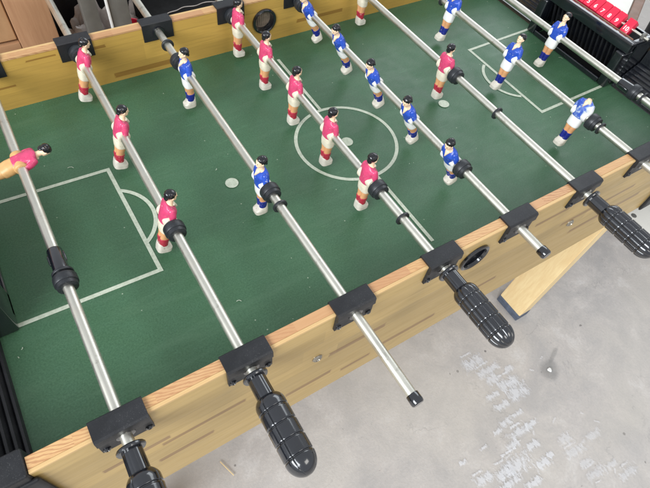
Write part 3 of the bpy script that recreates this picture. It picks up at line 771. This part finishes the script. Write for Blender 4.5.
for i, y in ((2, -.1220), (3, -.1205), (4, -.1900), (5, -.2170), (6, -.0220), (7, -.2375)): bumper(RODS[i]['o'], y)
for i, y in ((2, .3165), (3, .2260), (4, .3180), (5, .3030)): bumper(RODS[i]['o'], y)
for i, y in ((3, -.1495), (3, .2810), (4, -.2530), (6, -.1385), (7, -.2545), (7, .200), (5, .3190)): washer(RODS[i]['o'], y)
# goalkeepers' long sleeves
sleeve(RODS[1]['o'], -.0800, -.1240); washer(RODS[1]['o'], -.1205, .0135); bumper(RODS[1]['o'], -.1350)
sleeve(RODS[8]['o'], -.1780, -.2080); bumper(RODS[8]['o'], -.2150); washer(RODS[8]['o'], -.2340, .0125)

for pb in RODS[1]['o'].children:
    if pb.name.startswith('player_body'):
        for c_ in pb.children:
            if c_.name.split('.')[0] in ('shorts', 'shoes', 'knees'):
                c_.data = c_.data.copy(); c_.data.materials[0] = M_TAN; c_['label'] = 'shade-tinted tan ' + c_.name.split('.')[0]
# the battered defender: head snapped off at the neck, paint chipped
worn = [o for o in RODS[7]['o'].children if o.name.startswith('player_body')]
worn = min(worn, key=lambda o: o.location.y)
for c_ in list(worn.children):
    if c_.name.split('.')[0] in ('hair', 'eyes'): bpy.data.objects.remove(c_)
worn.data = worn.data.copy(); bm = bmesh.new(); bm.from_mesh(worn.data)
r_ = bmesh.ops.bisect_plane(bm, geom=bm.verts[:] + bm.edges[:] + bm.faces[:], plane_co=(0, 0, .0288), plane_no=(.25, .1, 1), clear_outer=True)
bmesh.ops.holes_fill(bm, edges=[e for e in bm.edges if e.is_boundary]); bm.to_mesh(worn.data); bm.free()
worn['label'] = 'headless worn blue player'
def chipped():
    m, nt, b = new_mat('chipped_blue_shirt_paint'); v = mapping(nt, (1, 1, 1)); n = noise_n(nt, v, 75, 3, .6, .4)
    sp = N(nt, 'ShaderNodeSeparateXYZ'); nt.links.new(v, sp.inputs[0])
    t = math_n(nt, 'ADD', n, math_n(nt, 'MULTIPLY', sp.outputs['Y'], 9))
    t = math_n(nt, 'ADD', t, math_n(nt, 'MULTIPLY', math_n(nt, 'SUBTRACT', noise_n(nt, v, 420, 3, .7), .5), .25))
    c = ramp(nt, t, [(.40, (.022, .07, .40)), (.52, (.12, .19, .46)), (.60, (.42, .48, .58)), (.70, (.62, .62, .60))])
    b.inputs['Roughness'].default_value = .38; nt.links.new(c, b.inputs['Base Color']); return m
for c_ in worn.children:
    if c_.name.startswith('shirt'):
        c_.data = c_.data.copy(); c_.data.materials[0] = chipped(); c_['label'] = 'chipped blue shirt rubbed white'

# ------------------------------------------------------------ things around the table
# wooden cabinet with a raised-panel door, behind the far wall
cb = empty('wooden_cabinet', (-.72, .62, FZ), 'light brown wooden cabinet with a framed panel door behind the table', 'cabinet')
def cpart(name, bm, m, par=cb):
    o = link(name, bm, m, par, 30); return o
bm = bmesh.new(); box(bm, (-.365, .0, 0), (.345, .36, .95), .002, 1); body = cpart('carcass', bm, M_OAKV)
bm = bmesh.new(); box(bm, (-.359, -.008, .101), (.347, -.001, .929), .001, 1); dr = cpart('door', bm, M_OAKV)
for a, b in ((.268, .348), (-.36, -.285)):
    bm = bmesh.new(); box(bm, (a, -.0235, .10), (b, -.0085, .93), .003, 2); link('stile', bm, M_OAKV, dr, 30)
for a, b in ((.585, .645), (.855, .93)):
    bm = bmesh.new(); box(bm, (-.2845, -.0230, a), (.2675, -.0085, b), .002, 2); link('rail', bm, M_OAKH, dr, 30)
for a, b in ((.648, .852), (.105, .582)):
    bm = bmesh.new(); box(bm, (-.283, -.0150, a), (.266, -.0085, b), .002, 1); box(bm, (-.25, -.0205, a + .034), (.232, -.0145, b - .032), .0055, 3); link('panel', bm, M_OAKP, dr, 30)

# metal rack: flat uprights and cross rail
rk = empty('metal_rack', (-.25, .60, FZ), 'dull grey metal rack with flat uprights between the cabinet and the black bin', 'rack')
def upright(x0, x1, y, zt, yaw):
    bm = bmesh.new(); rot = Matrix.Rotation(yaw, 3, 'Z')
    w_ = (x1 - x0); vs = box(bm, (-w_ / 2, -.004, 0), (w_ / 2, .016, zt), .0015, 2)
    for v in vs: v.co = rot @ Vector((v.co.x, v.co.y, v.co.z)) + Vector(((x0 + x1) / 2 + .25, y - .60, 0))
    return link('upright', bm, M_GREYM, rk, 30)
upright(-.309, -.276, .60, .95, .1); upright(-.258, -.212, .585, .95, -.15); upright(.02, .05, .86, .62, 0)
bm = bmesh.new(); box(bm, (-.0095, -.0205, 0.2), (-.0045, -.0105, .95), .001, 1); link('edge_trim', bm, M_WHITE, rk, 30)
bm = bmesh.new(); box(bm, (-.06, .016, .30), (.3, .03, .33), .001, 1); link('cross_rail', bm, M_GREYM, rk, 30)

# crumpled bags
def bag(name, loc, r, label, seed, mat, cat='bag'):
    bm = bmesh.new(); q = bmesh.ops.create_icosphere(bm, subdivisions=5, radius=1)
    for v in bm.verts:
        p_ = v.co.copy(); n1 = noise.noise(p_ * 2.1 + Vector((seed, 0, 0))); n2 = abs(noise.noise(p_ * 4.5 + Vector((0, seed, 0)))); n3 = abs(noise.noise(p_ * 11 + Vector((0, 0, seed))))
        k = 1 + .35 * n1 + .30 * n2 + .12 * n3
        v.co = Vector((p_.x * r[0], p_.y * r[1], p_.z * r[2])) * k
        if v.co.z < -r[2] * .8: v.co.z = -r[2] * .8
    o = link(name, bm, mat, None, 28); o.location = loc; o['label'] = label; o['category'] = cat; return o
bag('plastic_bag', (-.285, .70, -.235), (.075, .05, .150), 'crumpled dirty white plastic bag behind the grey uprights', 3.1, M_BAG)
bag('plastic_bag', (-.165, .70, -.225), (.075, .055, .135), 'crumpled white plastic bag beside the black bin', 8.4, M_BAG)
# pedestal crate carrying the bags
bm = bmesh.new(); box(bm, (-.20, -.07, 0), (.16, .07, .37), .004, 2); box(bm, (-.205, -.075, .340), (.165, .075, .366), .003, 2)
o = link('storage_crate', bm, M_BLK, None, 30, (-.22, .70, FZ)); o['label'] = 'dark storage crate under the crumpled bags'; o['category'] = 'crate'
# red cup
bm = bmesh.new(); lathe(bm, [(0, .022), (.055, .030), (.058, .031), (.058, .028), (.004, .02)], 32, 'z')
o = link('cup', bm, M_RED, None, 30, (-.215, .60, -.122)); o['label'] = 'small red cup behind the far wall between the uprights and bin'; o['category'] = 'cup'
bm = bmesh.new(); box(bm, (-.05, -.04, 0), (.05, .035, .5678), .003, 2)
o = link('cardboard_carton', bm, M_CARD, None, 30, (-.205, .61, FZ)); o['label'] = 'narrow cardboard carton under the red cup'; o['category'] = 'carton'
# black bin
bn = empty('storage_bin', (-.06, .98, FZ), 'large black plastic storage bin with lid behind the far wall', 'storage bin')
bm = bmesh.new(); loft(bm, [(0, 0, 0, .40, .17, 9, 0), (.02, 0, 0, .405, .175, 9, 0), (.64, 0, 0, .44, .205, 9, 0)], 80); link('tub', bm, M_BLK, bn, 35)
bm = bmesh.new(); loft(bm, [(.6405, 0, 0, .452, .217, 9, 0), (.67, 0, 0, .452, .217, 9, 0), (.682, 0, 0, .44, .205, 9, 0), (.684, 0, 0, .40, .17, 9, 0)], 80); link('lid', bm, M_VOID, bn, 35)
# white cord on the black carry case in front of bin
bm = bmesh.new(); box(bm, (-.10, -.07, 0), (.10, .07, .640), .01, 3)
o = link('carry_case', bm, M_VOID, None, 30, (-.075, .63, FZ)); o['label'] = 'black case standing behind the far wall with a pale cord across it'; o['category'] = 'case'
cu = bpy.data.curves.new('cord', 'CURVE'); cu.dimensions = '3D'; cu.bevel_depth = .0011; sp = cu.splines.new('NURBS')
cp = [(-.16, .565, -.052), (-.14, .575, -.046), (-.12, .59, -.046), (-.10, .585, -.046), (-.08, .60, -.046), (-.05, .585, -.046), (-.03, .60, -.046), (0.0, .59, -.046), (.022, .60, -.06)]
sp.points.add(len(cp) - 1)
for q, c_ in zip(sp.points, cp): q.co = (*c_, 1)
sp.use_endpoint_u = True; sp.order_u = 4
t_ = bpy.data.objects.new('t', cu); COL.objects.link(t_); bpy.context.view_layer.update()
me = bpy.data.meshes.new_from_object(t_.evaluated_get(bpy.context.evaluated_depsgraph_get())); bpy.data.objects.remove(t_)
o = bpy.data.objects.new('cord', me); COL.objects.link(o); me.materials.append(M_BAG); o['label'] = 'pale cord lying on top of the black case'; o['category'] = 'cord'
# cardboard box
bm = bmesh.new(); box(bm, (-.11, -.06, 0), (.11, .06, .60), .002, 1)
box(bm, (-.112, -.062, .6005), (-.002, .062, .604), .001, 1); box(bm, (.002, -.062, .6005), (.112, .062, .604), .001, 1)
o = link('cardboard_box', bm, M_CARD, None, 30, (.045, .50, FZ)); o['label'] = 'brown cardboard box close behind the far wall, right of the black case'; o['category'] = 'box'

# right-hand side: white topped bench with brown edging, standing askew beyond the end of the table
bn = empty('side_bench', (.883, .016, FZ), 'white topped bench with brown wooden edging beyond the score counters', 'bench')
bn.rotation_euler = (0, 0, R(28))
bm = bmesh.new(); box(bm, (-.02, .0205, .640), (.60, .24, .690), .002, 1); link('bench_top', bm, M_WBOARD, bn, 30)
bm = bmesh.new(); box(bm, (-.02, -.006, .632), (.60, .020, .694), .002, 1); link('edging', bm, M_BROWN, bn, 30)
for a, b in ((-.01, .03), (.56, .03), (-.01, .20), (.56, .20)):
    bm = bmesh.new(); box(bm, (a, b, 0), (a + .03, b + .03, .6395), .002, 1); link('leg', bm, M_BROWN, bn, 30)
bm = bmesh.new(); loft(bm, [(0, 0, 0, .24, .11, 8, 0), (.60, 0, 0, .28, .14, 8, 0), (.602, 0, 0, .27, .13, 8, 0), (.05, 0, 0, .23, .10, 8, 0)], 64)
o = link('waste_bin', bm, M_BLK, None, 35, (1.44, -.02, FZ)); o['label'] = 'dark open bin beyond the right end of the table'; o['category'] = 'bin'
# white panel lying on the floor beyond the leg
bm = bmesh.new(); box(bm, (0, -.42, 0), (.50, 0, .016), .002, 2)
o = link('white_panel', bm, M_WBOARD, None, 30, (1.185, -.213, FZ + .002)); o.rotation_euler = (0, 0, R(-6)); o['label'] = 'white panel lying on the concrete beyond the pine leg'; o['category'] = 'panel'
bm = bmesh.new(); lathe(bm, [(0, .010), (.0008, .010), (.0012, .006), (.0012, .001)], 20, 'z')
q = link('dark_plug', bm, M_GREYM, o, 30, (.014, -.022, .0161))
# splinters on the floor
bm = bmesh.new(); box(bm, (-.024, -.0011, 0), (.024, .0011, .0016), .0004, 1)
o = link('wood_splinter', bm, M_PINE, None, None, (-.419, -.271, FZ + .0045)); o.rotation_euler = (0, 0, -1.25)
o['label'] = 'pale wood splinter on the concrete beside the smooth segmented handle'; o['category'] = 'splinter'
# pale screw plug in the floor stain
bm = bmesh.new(); lathe(bm, [(0, .0065), (.0012, .0060), (.0016, .004), (.0016, .001)], 14, 'z', 0, lambda p_, a: 1 + .15 * math.sin(3 * a))
o = link('floor_plug', bm, M_WHITE, None, 30, (.490, -.497, FZ + .0048)); o['label'] = 'small pale plug in the middle of the grey floor stain'; o['category'] = 'plug'
